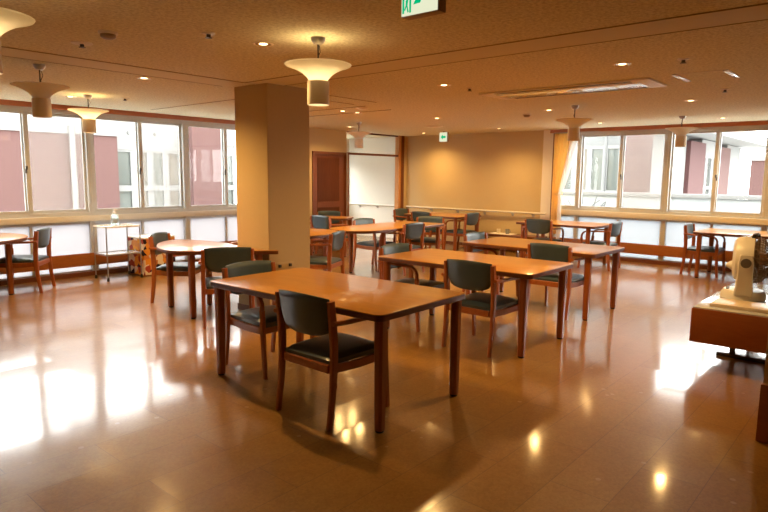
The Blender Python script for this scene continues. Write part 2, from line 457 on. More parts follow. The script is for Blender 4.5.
# ------------------------------------------------------------------ windows
def window(idx, axis, a0, a1, net_side, latch=True):
    """sliding pair above a sill and two frosted panes below; a runs along the wall"""
    def bx(mb, u0, u1, v0, v1, z0, z1, bev=0.):
        # v: depth outwards from the wall face
        if axis == 'L': return mb.box(u0, u1, YL + v0, YL + v1, z0, z1, bev, 1)
        return mb.box(XB + v0, XB + v1, u0, u1, z0, z1, bev, 1)
    mid = (a0 + a1) / 2; h = .046; l = .045
    f = MB()
    for u in (a0, a1):
        bx(f, u - (h if u == a1 else 0), u + (h if u == a0 else 0), 0, .12, .89, 2.40, .003)
        bx(f, u - (l if u == a1 else 0), u + (l if u == a0 else 0), 0, .12, 0, .82, .003)
    bx(f, a0 + h, a1 - h, 0, .12, 2.335, 2.40); bx(f, a0 + h, a1 - h, 0, .12, .89, .945)
    bx(f, a0 + l, a1 - l, .03, .10, .77, .82); bx(f, a0 + l, a1 - l, .03, .10, .05, .08); bx(f, mid - .018, mid + .018, .03, .10, .08, .77)
    fr = struct(f.build('window_%d' % idx, 'alu'))
    for k, (u0, u1, v) in enumerate(((a0 + h, mid + .04, .02), (mid - .04, a1 - h, .06))):
        s = MB(); t = .030
        tl, tr_ = (t, .06) if k == 0 else (.06, t)
        bx(s, u0, u0 + tl, v, v + .03, .945, 2.335, .002); bx(s, u1 - tr_, u1, v, v + .03, .945, 2.335, .002)
        bx(s, u0 + tl, u1 - tr_, v, v + .03, .945, .985); bx(s, u0 + tl, u1 - tr_, v, v + .03, 2.30, 2.335)
        so = s.build('sash', 'alu', fr)
        bx(MB(), u0 + tl, u1 - tr_, v + .012, v + .017, .985, 2.30).build('pane', 'glass', so)
    if net_side is not None:
        u0, u1 = ((a0 + h, mid), (mid, a1 - h))[net_side]
        bx(MB(), u0, u1, .105, .107, .945, 2.335).build('insect_net', 'net', fr)
    for u0, u1 in ((a0 + l, mid - .018), (mid + .018, a1 - l)):
        bx(MB(), u0, u1, .06, .066, .08, .77).build('frosted_pane', 'frost_lilac' if axis == 'L' else 'frost', fr)
    if latch:
        q = MB(); bx(q, mid - .022, mid + .0, -.002, .022, 1.55, 1.60, .003); bx(q, mid - .034, mid - .016, -.012, .01, 1.50, 1.56, .003)
        q.build('latch', 'dark', fr)
    return fr
wi = 1
LM = [-.75, .75, 2.25, 3.93, 5.49, 7.05]
for k in range(5):
    window(wi, 'L', LM[k], LM[k + 1], 1 if k in (2, 3) else (None if k == 4 else 1)); wi += 1
window(wi, 'R', 3.24, 4.86, 0); wi += 1
window(wi, 'R', 1.70, 3.24, None); wi += 1
window(wi, 'R', .16, 1.70, 0); wi += 1
window(wi, 'R', -.6, .16, None, False); wi += 1
# narrow fixed light behind the curtain
f = MB()
f.box(XB, XB + .12, 4.86, 4.89, 0, 2.42).box(XB, XB + .12, 5.26, 5.315, 0, 2.42).box(XB, XB + .12, 4.89, 5.26, 2.335, 2.40).box(XB, XB + .12, 4.89, 5.26, .89, .985).box(XB + .03, XB + .1, 4.89, 5.26, .77, .82).box(XB + .03, XB + .1, 4.89, 5.26, .05, .08)
fr = struct(f.build('window_%d' % wi, 'alu'))
MB().box(XB + .03, XB + .036, 4.89, 5.26, .985, 2.335).build('pane', 'glass', fr)
MB().box(XB + .06, XB + .066, 4.89, 5.26, .08, .77).build('frosted_pane', 'frost', fr)

# ------------------------------------------------------------------ chairs
def make_chair():
    t = bpy.data.objects.new('armchair', None); COL.objects.link(t); t.empty_display_size = .1
    # upholstered seat: domed cushion
    def sf(u, v):
        x = -.225 + .475 * v; y = (u - .5) * 2
        hw = .212 + .022 * v
        e = 1 - .10 * max(0, abs(y) - .72) / .28
        dz = .02 * (1 - y * y) * (1 - (2 * v - 1) ** 4) + .008 * v
        edge = max(abs(y), abs(2 * v - 1)); drop = .016 * max(0, (edge - .86) / .14) ** 2
        return (x, y * hw, .428 + dz - drop)
    def sb(u, v):
        x = -.222 + .469 * v; y = (u - .5) * 2
        return (x, y * (.208 + .022 * v), .385)
    MB().solid(sf, sb, 16, 12).build('seat', 'vinyl', t, 50)
    f = MB()
    f.sweep([(-.225, -.20, .362), (-.225, .20, .362)], .028, .055, (1, 0, 0))
    f.sweep([(.225, -.22, .360), (.225, .22, .360)], .028, .05, (1, 0, 0))
    for s in (-1, 1): f.sweep([(-.225, s * .212, .362), (0, s * .222, .352), (.235, s * .235, .360)], .026, .055, (0, 1, 0))
    f.build('seat_frame', 'chairwood', t)
    # shield-shaped padded back
    def back(off):
        def fn(u, v):
            y = (u - .5) * 2
            vv = v
            hw = .228 * (1 - .15 * (1 - min(1, vv / .6)) ** 2.)
            z0 = .553 + .03 * y ** 4; z1 = .812 - .014 * y * y
            z = z0 + (z1 - z0) * vv
            xb = -.214 - .040 * (z - .5) / .3
            bulge = .030 * (1 - y * y)
            edge = max(abs(y), abs(2 * vv - 1)); rnd = .014 * max(0, (edge - .8) / .2) ** 2
            return (xb - bulge + (off - rnd if off > 0 else off + rnd), y * hw, z)
        return fn
    MB().solid(back(.018), back(-.018), 18, 12).build('backrest', 'vinyl', t, 50)
    for s in (-1, 1):
        # rear leg running up into the back post
        MB().sweep([(-.262, s * .238, 0), (-.235, s * .238, .2), (-.222, s * .238, .38), (-.222, s * .238, .50), (-.232, s * .238, .64), (-.248, s * .238, .785)],
                   .034, .050, (0, 1, 0), .45, [.76, .88, 1.0, 1.05, 1.05, .95]).build('leg', 'chairwood', t)
        MB().sweep([(.262, s * .248, 0), (.245, s * .246, .2), (.235, s * .245, .36), (.232, s * .245, .52)],
                   .032, .046, (0, 1, 0), .45, [.78, .92, 1., .95]).build('leg', 'chairwood', t)
        pts = [(.232, s * .245, .52)]
        for k in range(1, 8):
            a = k / 7 * PI / 2
            pts.append((.232 - .10 * (1 - math.cos(a)), s * (.245 + .004 * k / 7), .545 + .09 * math.sin(a)))
        pts += [(.02, s * .255, .642), (-.14, s * .266, .648), (-.255, s * .266, .655)]
        MB().sweep(pts, .034, .026, (0, 1, 0), .5).build('armrest', 'chairwood', t)
    return t
CH = []
proto = make_chair()
def chair(x, y, az, label, group='dark vinyl armchairs with red-brown frames'):
    c = proto if not CH else copy_tree(proto)
    CH.append(c)
    c.location = (x, y, 0); c.rotation_euler = (0, 0, R(az))
    tag(c, label, 'chair', group)
    return c
chair(2.665, 2.735, 0, 'armchair nearest the camera, its back turned, at the long side of the front table')
chair(2.965, 3.77, -90, 'armchair pushed under the left end of the front table')
chair(4.61, 2.80, 0, 'armchair with back turned at the long side of the middle table behind the front table')
chair(4.86, 3.79, -90, 'armchair at the left end of the middle table, its low back showing above the tabletop')
chair(6.36, 2.90, 0, 'armchair with back turned at the long side of the third table in the row')
chair(6.64, 3.93, -90, 'armchair with pale sheen at the left end of the third table in the row')
chair(3.585, 5.235, 58, 'armchair with back turned between the round-ended table and the front table')
chair(3.84, 6.57, -53, 'armchair at the far left of the round-ended table, beside the patchwork-covered box')
chair(4.74, 6.3, 185, 'armchair mostly hidden behind the column, one arm showing left of it')
chair(2.78, 8.54, 142, 'armchair by the left windows, drawn up to the round-ended table at the left edge')
chair(7.42, 6.62, -90, 'armchair facing the camera behind the pale table near the white corridor opening')
chair(7.35, 5.985, 90, 'blue-lit armchair seen from behind at the near side of the pale table')
chair(8.50, 6.34, 205, 'grey-lit armchair at the right end of the pale table')
chair(10.05, 7.48, 0, 'dark armchair with back turned at the near side of the table by the handrail wall')
chair(10.32, 6.82, 90, 'armchair at the right end of the table by the handrail wall')
chair(10.34, 8.2, -90, 'armchair at the left end of the handrail-wall table, before the corner post')
chair(7.62, 7.88, 0, 'blue-lit armchair just right of the column at the small table by the slatted door')
chair(5.38, 5.76, 115, 'armchair turned side-on right of the column, at the half-hidden round table')
chair(8.28, 8.60, -135, 'armchair in front of the slatted door, mostly hidden behind the small table')
chair(9.89, 4.8, 0, 'armchair with back turned at the near side of the table by the curtain')
chair(10.12, 3.88, 90, 'bright blue armchair side-on at the right end of the table by the curtain')
chair(10.68, 2.40, -90, 'armchair at the left end of the table at the right edge by the windows')

# ------------------------------------------------------------------ tables
def rrect(x0, x1, y0, y1, r, n=5):
    pts = []
    for cx, cy, a in ((x1 - r, y1 - r, 0), (x0 + r, y1 - r, 90), (x0 + r, y0 + r, 180), (x1 - r, y0 + r, 270)):
        for k in range(n + 1):
            t = R(a + 90 * k / n); pts.append((cx + r * math.cos(t), cy + r * math.sin(t)))
    return pts
def dshape(L0, L1, hw, n=22):
    """straight end at x=L1, round end at x=L0 (local)"""
    pts = [(L1 - .05, -hw), (L1, -hw + .05), (L1, hw - .05), (L1 - .05, hw)]
    for k in range(n + 1):
        t = PI / 2 + PI * k / n
        pts.append((L0 + hw + hw * math.cos(t), hw * math.sin(t)))
    return pts
def smooth_poly(pts, it=2):
    for _ in range(it):
        q = []
        for i in range(len(pts)):
            a, b = Vector(pts[i]), Vector(pts[(i + 1) % len(pts)])
            q += [tuple(a.lerp(b, .25)), tuple(a.lerp(b, .75))]
        pts = q
    return pts
def table(label, loc, outline, legs, rotz=0., h=.73, name='dining_table', legw=.066, group=None):
    t = thing(name, label, 'table', loc, rotz, group)
    MB().prism(outline, h - .006, h, .002).build('tabletop', 'top', t)
    MB().prism(outline, h - .042, h - .006, .004).build('edge_band', 'edge', t)
    for x, y in legs:
        lg = MB().sweep([(x, y, .014), (x, y, .2), (x, y, h - .042)], legw, legw, (0, 1, 0), .42, [.84, .9, 1.]).build('leg', 'leg', t)
        MB().lathe([(0, 0), (.024, 0), (.026, .004), (.026, .014), (0, .014)], 16, Matrix.Translation((x, y, 0))).build('foot_cap', 'foot', lg)
    return t
def rect_table(label, cx, cy, w, l, lx, ly, rot=0., h=.73):
    return table(label, (cx, cy, 0), rrect(-w / 2, w / 2, -l / 2, l / 2, .05), [(sx * lx, sy * ly) for sx in (-1, 1) for sy in (-1, 1)], rot, h,
                 group='orange-topped tables with red-brown square legs')
rect_table('large orange-topped dining table in front, nearest the camera', 2.975, 3.055, .94, 1.68, .403, .79, R(1.2))
rect_table('orange-topped dining table in the middle, directly behind the front table', 4.91, 3.11, .92, 1.66, .40, .74, R(1.5))
rect_table('orange-topped dining table third in the row from the camera, with window sheen', 6.63, 3.25, .94, 1.66, .40, .745)
# round-ended table left of the column
ol = smooth_poly([(3.24, 5.62), (3.62, 5.29), (3.96, 5.015), (4.03, 4.955), (4.045, 4.97), (4.03, 5.03), (3.98, 5.06), (3.98, 5.3), (3.98, 5.68), (4.07, 5.95), (4.0, 6.45), (3.83, 6.68), (3.55, 6.52), (3.33, 6.2), (3.22, 5.9)])
ol = [(x - 3.6, y - 5.8) for x, y in ol]
table('round-ended table with pink window sheen, left of the column', (3.6, 5.8, 0), ol, [(-.20, -.20), (-.07, .47), (.30, .26), (.32, -.66)], name='round_ended_table')
table('round-ended table cut by the left edge of the photo, by the windows', (2.08, 8.47, 0), [(-x, y) for x, y in dshape(-.70, 1.0, .70)], [(.46, -.14), (.22, .52), (-.6, -.5), (-.6, .5)], name='round_ended_table')
table('pale-lit round-ended table in front of the white corridor opening', (7.25, 6.25, 0), dshape(-1.08, 1.12, .43), [(-.45, -.32), (-.47, .31), (1.03, -.34), (1.03, .34)], R(3), name='round_ended_table')
rect_table('table along the handrail wall, left of the curtain, with an orange top', 10.38, 7.36, .95, 1.36, .39, .60)
table('round-ended table mostly hidden behind the column, its curved end showing right of it', (5.6, 6.4, 0), [(-x, y) for x, y in dshape(-.55, .45, .55)], [(.2, -.3), (.2, .3), (-.42, -.08), (-.36, .42)], name='round_ended_table')
rect_table('small table in front of the slatted wooden door', 8.02, 8.36, .55, .90, .22, .39, R(30))
rect_table('orange-topped table in front of the curtain and right-hand windows', 10.2, 4.57, .96, 1.45, .40, .60)
rect_table('white-lit table by the windows at the right edge, behind the fan', 10.6, 1.62, .96, 1.68, .40, .75, 0, .72)

# ------------------------------------------------------------------ pendants
def pendant(x, y, label, lit, power=0.):
    t = thing('pendant_lamp', label, 'lamp', (x, y, ZC), 0, 'trumpet-shaped pendant lamps')
    MB().lathe([(0, 0), (.05, 0), (.048, -.02), (.028, -.045), (0, -.047)], 24).build('canopy', 'metal', t)
    st = MB().sweep([(0, 0, -.045), (0, 0, -.30)], .012, .012, seg=10)
    st.sweep([(.012, 0, -.05), (.03, .012, -.09), (.014, .02, -.13), (.006, 0, -.15)], .006, .006, seg=6)
    st.build('stem', 'darkmetal', t)
    prof = [(.064, -.292), (.070, -.278), (.082, -.262), (.100, -.246), (.126, -.228), (.156, -.212), (.188, -.199), (.214, -.191), (.227, -.186), (.231, -.180)]
    inn = [(r - .004, z + .002) for r, z in prof[::-1]]
    MB().lathe(prof + inn, 40, closed=True).build('shade', 'shade', t)
    MB().lathe([(.074, -.292), (.076, -.296), (.076, -.450), (.073, -.452), (.071, -.448), (.071, -.296)], 32, closed=True).build('lower_cylinder', 'lampcan', t)
    if lit:
        MB().lathe([(0, -.428), (.070, -.428), (.070, -.432), (0, -.432)], 24).build('diffuser', 'bulb_low', t)
        b = MB().lathe([(0, -.27), (.022, -.262), (.028, -.24), (.02, -.215), (0, -.205)], 16).build('bulb', 'bulb', t)
        l = bpy.data.lights.new('pendant_light', 'POINT'); l.energy = power; l.color = (1, .68, .30); l.shadow_soft_size = .03
        o = bpy.data.objects.new('pendant_light', l); COL.objects.link(o); o.parent = t; o.location = (.0, .0, -.20)
    else:
        MB().lathe([(0, -.428), (.070, -.428), (.070, -.432), (0, -.432)], 24).build('diffuser', 'lampin', t)
        MB().lathe([(0, -.27), (.022, -.262), (.028, -.24), (.02, -.215), (0, -.205)], 16).build('bulb', 'lampin', t)
    return t
pendant(2.94, 3.16, 'glowing trumpet-shaped pendant lamp above the front table', True, 2.0)
pendant(2.135, 5.87, 'unlit trumpet-shaped pendant lamp at the upper left, with a looped cord', False)
pendant(3.31, 7.65, 'glowing trumpet-shaped pendant lamp in front of the left windows', True, 2.0)
pendant(1.02, 3.49, 'trumpet-shaped pendant lamp cut off by the upper left corner', True, 1.5)
pendant(7.68, 3.38, 'unlit trumpet-shaped pendant lamp in front of the orange curtain', False)
pendant(9.84, 2.65, 'unlit trumpet-shaped pendant lamp in front of the right-hand windows', False)
pendant(7.9, 7.45, 'unlit trumpet-shaped pendant lamp by the white corridor opening', False)

# ------------------------------------------------------------------ ceiling fittings
DL = [((2.83, 3.62), 'downlight in the ceiling left of the glowing front pendant'),
      ((5.15, 1.88), 'downlight nearest the air-conditioning panel, on the camera side'),
      ((3.08, 5.83), 'downlight left of the column, beyond the two ceiling joints'),
      ((5.22, 3.72), 'downlight in mid ceiling left of the air-conditioning panel'),
      ((7.98, 2.07), 'downlight between the access hatch and the right-hand windows'),
      ((7.98, 3.89), 'downlight above the pendant by the curtain'),
      ((3.24, 7.98), 'downlight beside the glowing pendant at the left windows'),
      ((8.05, 5.86), 'downlight in front of the small hanging exit sign'),
      ((8.55, 8.3), 'downlight in front of the slatted wooden door'),
      ((10.32, 4.08), 'downlight close to the window trim, right of the curtain'),
      ((10.49, 2.25), 'downlight close to the window trim at the right edge'),
      ((6.41, 6.37), 'downlight right of the column, by the ceiling slots'),
      ((6.68, 6.33), 'faint downlight beside the other one right of the column'),
      ((10.64, 8.09), 'downlight next to the corner post'),
      ((10.44, 6.11), 'downlight washing the middle of the handrail wall')]
POWER = [80, 44, 80, 10, 8, 12, 5, 12, 5, 4, 3, 9, 4, 4, 5]
dproto = None
for i, ((x, y), lab) in enumerate(DL):
    if dproto is None:
        t = dproto = thing('downlight', lab, 'lamp', (x, y, ZC), 0, 'round recessed downlights')
        MB().lathe([(.056, .03), (.060, -.004), (.068, -.006), (.074, -.003), (.075, .002), (.058, .03)], 28, closed=True).build('ring', 'spotring', t)
        MB().lathe([(.030, -.0015), (.056, -.004), (.057, -.001), (.031, .002)], 24, closed=True).build('reflector', 'reflector', t)
        MB().lathe([(0, -.0045), (.024, -.0045), (.031, -.0015), (.031, .002), (0, .002)], 24).build('lamp_face', 'bulb', t)
    else:
        t = copy_tree(dproto); t.location = (x, y, ZC); t['label'] = lab
    l = bpy.data.lights.new('downlight_beam', 'SPOT'); l.color = (1, .60, .21); l.spot_size = R(150); l.spot_blend = 1.; l.shadow_soft_size = .04
    l.energy = POWER[i]
    o = bpy.data.objects.new('downlight_beam', l); COL.objects.link(o); o.parent = t; o.location = (0, 0, -.02)

def detector(x, y, r, label, mat, name='smoke_detector'):
    t = thing(name, label, 'smoke detector', (x, y, ZC))
    MB().lathe([(0, 0), (r, 0), (r, -.012), (r * .93, -.018), (0, -.018)], 28).build('base', 'acwhite', t)
    MB().lathe([(0, -.018), (r * .82, -.018), (r * .78, -.034), (r * .5, -.046), (0, -.048)], 28).build('sensor_head', mat, t)
detector(1.95, 4.15, .062, 'brown round smoke detector near the upper left corner', 'fangrill')
detector(8.29, 4.39, .06, 'small dark smoke detector left of the pendant by the curtain', 'fangrill')
def sprinkler(x, y, label, r=.045):
    t = thing('ceiling_sprinkler', label, 'sprinkler', (x, y, ZC), 0, 'ceiling sprinkler heads')
    MB().lathe([(0, 0), (r, 0), (r * .97, -.006), (r * .45, -.010), (0, -.010)], 24).build('plate', 'acwhite', t)
    MB().lathe([(0, -.010), (.014, -.010), (.014, -.028), (.024, -.030), (.024, -.033), (0, -.033)], 16).build('head', 'darkmetal', t)
sprinkler(1.99, 4.65, 'sprinkler head between the brown detector and the unlit pendant', .075)
sprinkler(2.39, 3.64, 'sprinkler head right of the brown detector')
sprinkler(3.73, 7.56, 'tiny sprinkler head near the left windows')
sprinkler(5.22, 1.43, 'sprinkler head on the camera side of the access hatch')
sprinkler(7.18, 1.54, 'sprinkler head beyond the access hatch')
sprinkler(5.55, 3.62, 'small sprinkler head behind the downlight in mid ceiling', .03)
def ceiling_disc(x, y, r, label, mat):
    t = thing('air_vent', label, 'vent', (x, y, ZC), 0)
    MB().lathe([(0, 0), (r, 0), (r, -.006), (r * .9, -.012), (0, -.008)], 32).build('rim', mat, t)
    MB().lathe([(0, -.009), (r * .6, -.012), (r * .55, -.02), (0, -.02)], 32).build('disc', mat, t)
ceiling_disc(9.35, 6.85, .16, 'round brown ceiling vent above the small exit sign', 'lampcan')
ceiling_disc(6.27, 5.85, .09, 'round ceiling vent right of the column', 'lampcan')

# air conditioning cassette (long) and access hatch
ac = thing('ceiling_air_conditioner', 'long white ceiling air-conditioning panel with two dark slots', 'air conditioner', (6.24, 2.84, ZC))
MB().box(-.29, .29, -.92, .92, -.018, .0, .006).build('panel', 'acwhite', ac)
for x in (-.225, .225): MB().box(x - .035, x + .035, -.74, .74, -.020, -.004).build('air_slot', 'acdark', ac)
MB().box(-.16, .16, -.78, .78, -.024, -.016, .003).build('intake_grille', 'shelf', ac)
h = thing('ceiling_hatch', 'flush ceiling hatch with a white slot diffuser at each end, right of the air conditioner', 'hatch', (6.16, 1.485, ZC))
for y in (.205, -.205): MB().box(-.24, .24, y - .022, y + .022, -.010, 0, .003).build('slot_diffuser', 'shelf', h)
hb = MB()
for x in (-.24, .236): hb.box(x, x + .004, -.19, .19, -.004, 0)
hb.build('hatch_joint', 'acwhite', h)
hr = MB().box(-.235, .235, -.183, .183, -.003, .002).build('hatch_panel', 'ceiling', h)

# ------------------------------------------------------------------ exit signs
def text_prism(mb, pts, mat): mb.prism(pts, -.001, .001, 0, mat)
def face_matrix(origin, right, up):
    r = Vector(right).normalized(); u = Vector(up).normalized(); n = r.cross(u)
    return Matrix(((r.x, u.x, n.x, origin[0]), (r.y, u.y, n.y, origin[1]), (r.z, u.z, n.z, origin[2]), (0, 0, 0, 1)))
def exit_sign(x, y, z0, z1, w, label, kind):
    t = thing('exit_sign', label, 'sign', (x, y, (z0 + z1) / 2)); hh = (z1 - z0) / 2
    MB().box(.004, .06, -w / 2, w / 2, -hh, hh, .004).build('case', 'exitbox', t)
    MB().box(0, .006, -w / 2 + .004, w / 2 - .004, -hh + .004, hh - .004, .002).build('panel', 'exitwhite', t)
    MB().box(.02, .04, -.02, .02, hh - .002, ZC - (z0 + z1) / 2).build('mount', 'exitbox', t)
    F = face_matrix((-.0006, 0, 0), (0, -1, 0), (0, 0, 1)); s = w / 2
    p = MB()
    def poly(pts): p.prism([(a * s, b * s) for a, b in pts], -.0004, .0006, 0, F)
    if kind == 'arrow':
        poly([(-.62, 0), (-.1, .5), (-.1, .22), (.6, .22), (.6, -.22), (-.1, -.22), (-.1, -.5)])
        p.build('arrow', 'exitgreen', t)
    else:
        # doorway with a running figure, and a slanting arrow
        poly([(-.90, -.82), (-.80, -.82), (-.80, .02), (-.90, .02)]); poly([(-.52, -.82), (-.42, -.82), (-.42, .02), (-.52, .02)]); poly([(-.80, -.08), (-.52, -.08), (-.52, .02), (-.80, .02)])
        poly([(-.72, -.30), (-.64, -.22), (-.58, -.30), (-.62, -.5), (-.55, -.78), (-.62, -.80), (-.67, -.56), (-.76, -.72), (-.80, -.66), (-.72, -.5)])
        p.build('doorway_pictogram', 'exitgreen', t)
        p = MB()
        poly([(-.30, -.52), (.06, -.50), (.38, .02), (.60, -.16), (.64, .56), (-.04, .42), (.14, .24)])
        p.build('arrow', 'exitgreen', t)
    return t
exit_sign(2.17, 1.69, 2.222, 2.42, .205, 'large lit exit sign cut by the top edge of the photo', 'run')
exit_sign(10.4, 7.40, 2.235, 2.43, .20, 'small exit sign with a green left arrow, hanging by the handrail wall', 'arrow')

# ------------------------------------------------------------------ handrail on the back wall
hd = thing('handrail', 'pale wooden handrail running along the back wall and on into the white corridor', 'handrail', (XB, 7.6, .80))
MB().sweep([(-.07, -2.15, 0), (-.07, 1.45, 0)], .045, .045, seg=12).sweep([(-.07, 1.62, 0), (-.07, 3.4, 0)], .045, .045, seg=12).build('rail', 'sill', hd)
for y in (5.75, 6.22, 6.90, 7.60, 8.32, 9.02, 9.35, 10.0, 10.6):
    b = MB().sweep([(-.004, y - 7.6, -.05), (-.05, y - 7.6, -.05), (-.07, y - 7.6, -.015)], .022, .016, (0, 1, 0))
    b.box(-.012, 0, y - 7.6 - .025, y - 7.6 + .025, -.085, -.015, .003)
    b.build('bracket', 'metal', hd)

# ------------------------------------------------------------------ curtains
def pleat(u, n, amp): return amp * math.sin(u * n * 2 * PI) + amp * .3 * math.sin(u * n * 4.7 * PI + 1)
cu = thing('curtain', 'orange curtain gathered to the wall side, hanging at the corner of the right windows', 'curtain', (XB - .12, 5.2, 0))
def cf(u, v):
    z = 2.37 - 1.95 * v
    k = max(0, 1 - abs(z - 1.22) / 1.15) ** 1.5 if z > 1.22 else max(0, 1 - (1.22 - z) / .9) ** 1.2
    y0 = .12; y1 = -.27 * (1 - k) - .02 * k
    if z < 1.22: y1 = -.08 - .02 * (1 - k)
    return (pleat(u, 6, .028 * (1 - .5 * k)), y0 + (y1 - y0) * u, z)
c1 = MB().grid(cf, 90, 40).build('cloth', 'curtain', cu, 80)
c1.modifiers.new('thickness', 'SOLIDIFY').thickness = .003
MB().sweep([(.0 + .05 * math.cos(a), -.01 + .095 * math.sin(a), 1.22 + .02 * math.cos(a)) for a in [2 * PI * k / 20 for k in range(21)]], .045, .006, (0, 0, 1)).build('tieback', 'curtain', cu)
MB().sweep([(.03, .14, 2.385), (.03, -.75, 2.385)], .018, .018, seg=10).build('curtain_rail', 'metal', cu)
sh = thing('sheer_curtain', 'white sheer curtain swept diagonally to the tie beside the orange one', 'curtain', (XB - .20, 5.15, 0))
def sfn(u, v):
    z = 2.36 - 2.06 * v
    if z > 1.22:
        k = (2.36 - z) / 1.14
        ya = -.02 + .0 * k; yb = -.38 * (1 - k) ** .8 - .07 * k
        ya = -.22 * (1 - k) - .0 * k
    else: ya, yb = -.0, -.075
    return (pleat(u, 5, .018), ya + (yb - ya) * u, z)
c2 = MB().grid(sfn, 60, 40).build('cloth', 'sheer', sh, 80)

# ------------------------------------------------------------------ low bench with cup by the handrail wall
bn = thing('bench', 'low dark wooden bench against the handrail wall', 'bench', (11.08, 6.15, 0))
MB().box(-.2, .2, -.75, .75, .30, .35, .006).build('seat_board', 'benchdark', bn)
for y in (-.65, .65): MB().box(-.17, .17, y - .03, y + .03, 0, .30, .004).build('leg', 'benchdark', bn)
MB().box(-.19, .19, -.02, .02, .20, .30).build('cross_board', 'benchdark', bn)
tag(MB().box(-.15, .15, -.26, .26, 0, .008, .003).build('table_mat', 'clothwhite', None, 35, (11.06, 6.30, .35)), 'white cloth laid on the low dark bench', 'cloth')
cp = thing('cup', 'small pale cup standing on the low dark bench', 'cup', (11.06, 6.19, .358))
MB().lathe([(0, 0), (.035, 0), (.045, .10), (.041, .10), (.032, .006), (0, .006)], 24).build('body', 'parapet', cp)
MB().sweep([(0, -.043, .08), (0, -.065, .075), (0, -.068, .045), (0, -.040, .028)], .01, .007, (1, 0, 0)).build('handle', 'parapet', cp)
bx = thing('tumbler', 'tan tumbler beside the pale cup on the low bench', 'cup', (11.06, 6.40, .358))
MB().lathe([(0, 0), (.036, 0), (.040, .09), (.036, .09), (.033, .006), (0, .006)], 24).build('body', 'lampcan', bx)
MB().lathe([(.0365, .06), (.0400, .06), (.0405, .07), (.037, .07)], 24, closed=True).build('band', 'sill', bx)

# fitting low on the column
ft = thing('outlet', 'small wall outlet with two dark plugs low on the column', 'outlet', (4.22, CY0, .54))
MB().box(-.12, .12, -.006, 0, -.035, .035, .002).build('plate', 'column', ft)
for x in (-.085, .06): MB().box(x - .014, x + .014, -.03, -.005, -.016, .016, .003).build('plug', 'dark', ft)

# ------------------------------------------------------------------ serving cart with sanitizer bottle
ct = thing('serving_cart', 'two-tier metal cart with white tops standing under the left windows', 'cart', (4.035, 8.60, 0))
lx, ly = .245, .195
for sx in (-1, 1):
    for sy in (-1, 1):
        lg = MB().sweep([(sx * lx, sy * ly, .05), (sx * lx, sy * ly, .775)], .018, .018, seg=10).build('leg', 'metal', ct)
        MB().lathe([(0, 0), (.016, 0), (.018, .02), (.012, .05), (0, .05)], 14, Matrix.Translation((sx * lx, sy * ly, 0))).build('foot_cap', 'dark', lg)
for z in (.37, .765):
    MB().box(-lx + .004, lx - .004, -ly + .004, ly - .004, z - .008, z + .004, .003).build('shelf', 'shelf', ct)
    f = MB()
    for s in (-1, 1):
        f.sweep([(-lx, s * ly, z - .004), (lx, s * ly, z - .004)], .014, .022, (0, 1, 0)).sweep([(s * lx, -ly, z - .004), (s * lx, ly, z - .004)], .014, .022, (1, 0, 0))
    f.build('shelf_rim', 'lampcan' if z > .5 else 'metal', ct)
bt = thing('sanitizer_bottle', 'clear pump bottle of pale gel on top of the metal cart', 'bottle', (4.05, 8.68, .769))
MB().lathe([(0, 0), (.052, 0), (.056, .008), (.056, .115), (.048, .14), (.022, .155), (.02, .168), (.0, .168)], 28).build('body', 'gel', bt)
MB().lathe([(.0575, .03), (.0575, .095), (.0565, .095), (.0565, .03)], 28, closed=True).build('label', 'parapet', bt)
pm = MB().lathe([(0, .166), (.022, .166), (.022, .186), (.010, .19), (.008, .215), (.0, .215)], 20)
pm.box(-.012, .035, -.010, .010, .212, .228, .004).sweep([(.03, 0, .22), (.05, 0, .216), (.055, 0, .208)], .01, .01, seg=8)
pm.build('pump', 'acwhite', bt)
# patchwork-covered box
hb = thing('covered_box', 'box under an orange and red patchwork cloth, beside the metal cart', 'box', (4.585, 8.66, 0), R(4))
def cloth_front(x0, x1, y, z0, z1, n):
    def fa(u, v): return (x0 + (x1 - x0) * u, y + .012 * math.sin(u * n * 2 * PI) * (1 - v), z0 + (z1 - z0) * v)
    def fb(u, v):
        a = fa(u, v); return (a[0], a[1] + .012, a[2])
    return fa, fb
b = MB().solid(*cloth_front(-.26, .26, -.22, .02, .56, 5), 40, 12)
b.solid(*cloth_front(-.26, .26, .205, .02, .56, 5), 40, 12)
rz = Matrix.Rotation(PI / 2, 4, 'Z')
b.solid(*cloth_front(-.215, .215, -.262, .02, .56, 4), 40, 12, rz).solid(*cloth_front(-.215, .215, .25, .02, .56, 4), 40, 12, rz)
b.build('patchwork_cover', 'patch', hb)
MB().box(-.245, .245, -.20, .20, 0, .555).build('box_body', 'cabwood', hb)
MB().box(-.265, .265, -.225, .218, .555, .578, .008).build('white_top', 'clothwhite', hb)

# ------------------------------------------------------------------ low bench-table at the right with fan and tray
cb = thing('low_cabinet', 'low brown wooden cabinet with a glossy white top at the right edge, holding the fan', 'cabinet', (5.24, 1.235, 0))
MB().box(0, .022, -.92, 0, .215, .492, .004).build('front_panel', 'cabwood', cb)
MB().box(.022, 1.62, -.022, 0, .215, .492, .004).build('side_panel', 'cabwood', cb)
MB().box(.022, 1.62, -.92, -.90, .215, .492, .004).build('side_panel', 'cabwood', cb)
MB().box(1.62, 1.64, -.92, 0, .215, .492, .004).build('back_panel', 'cabwood', cb)
MB().box(.006, 1.634, -.914, -.006, .485, .502, .004).build('cabinet_top', 'gloss', cb)
MB().box(.02, 1.62, -.90, -.02, .215, .23).build('bottom_board', 'cabwood', cb)
for x in (.54, 1.3):
    MB().box(x - .02, x + .02, -.24, -.20, .02, .215).box(x - .02, x + .02, -.76, -.72, .02, .215).box(x - .022, x + .022, -.86, -.10, 0, .03, .004).build('leg_frame', 'darkmetal', cb)
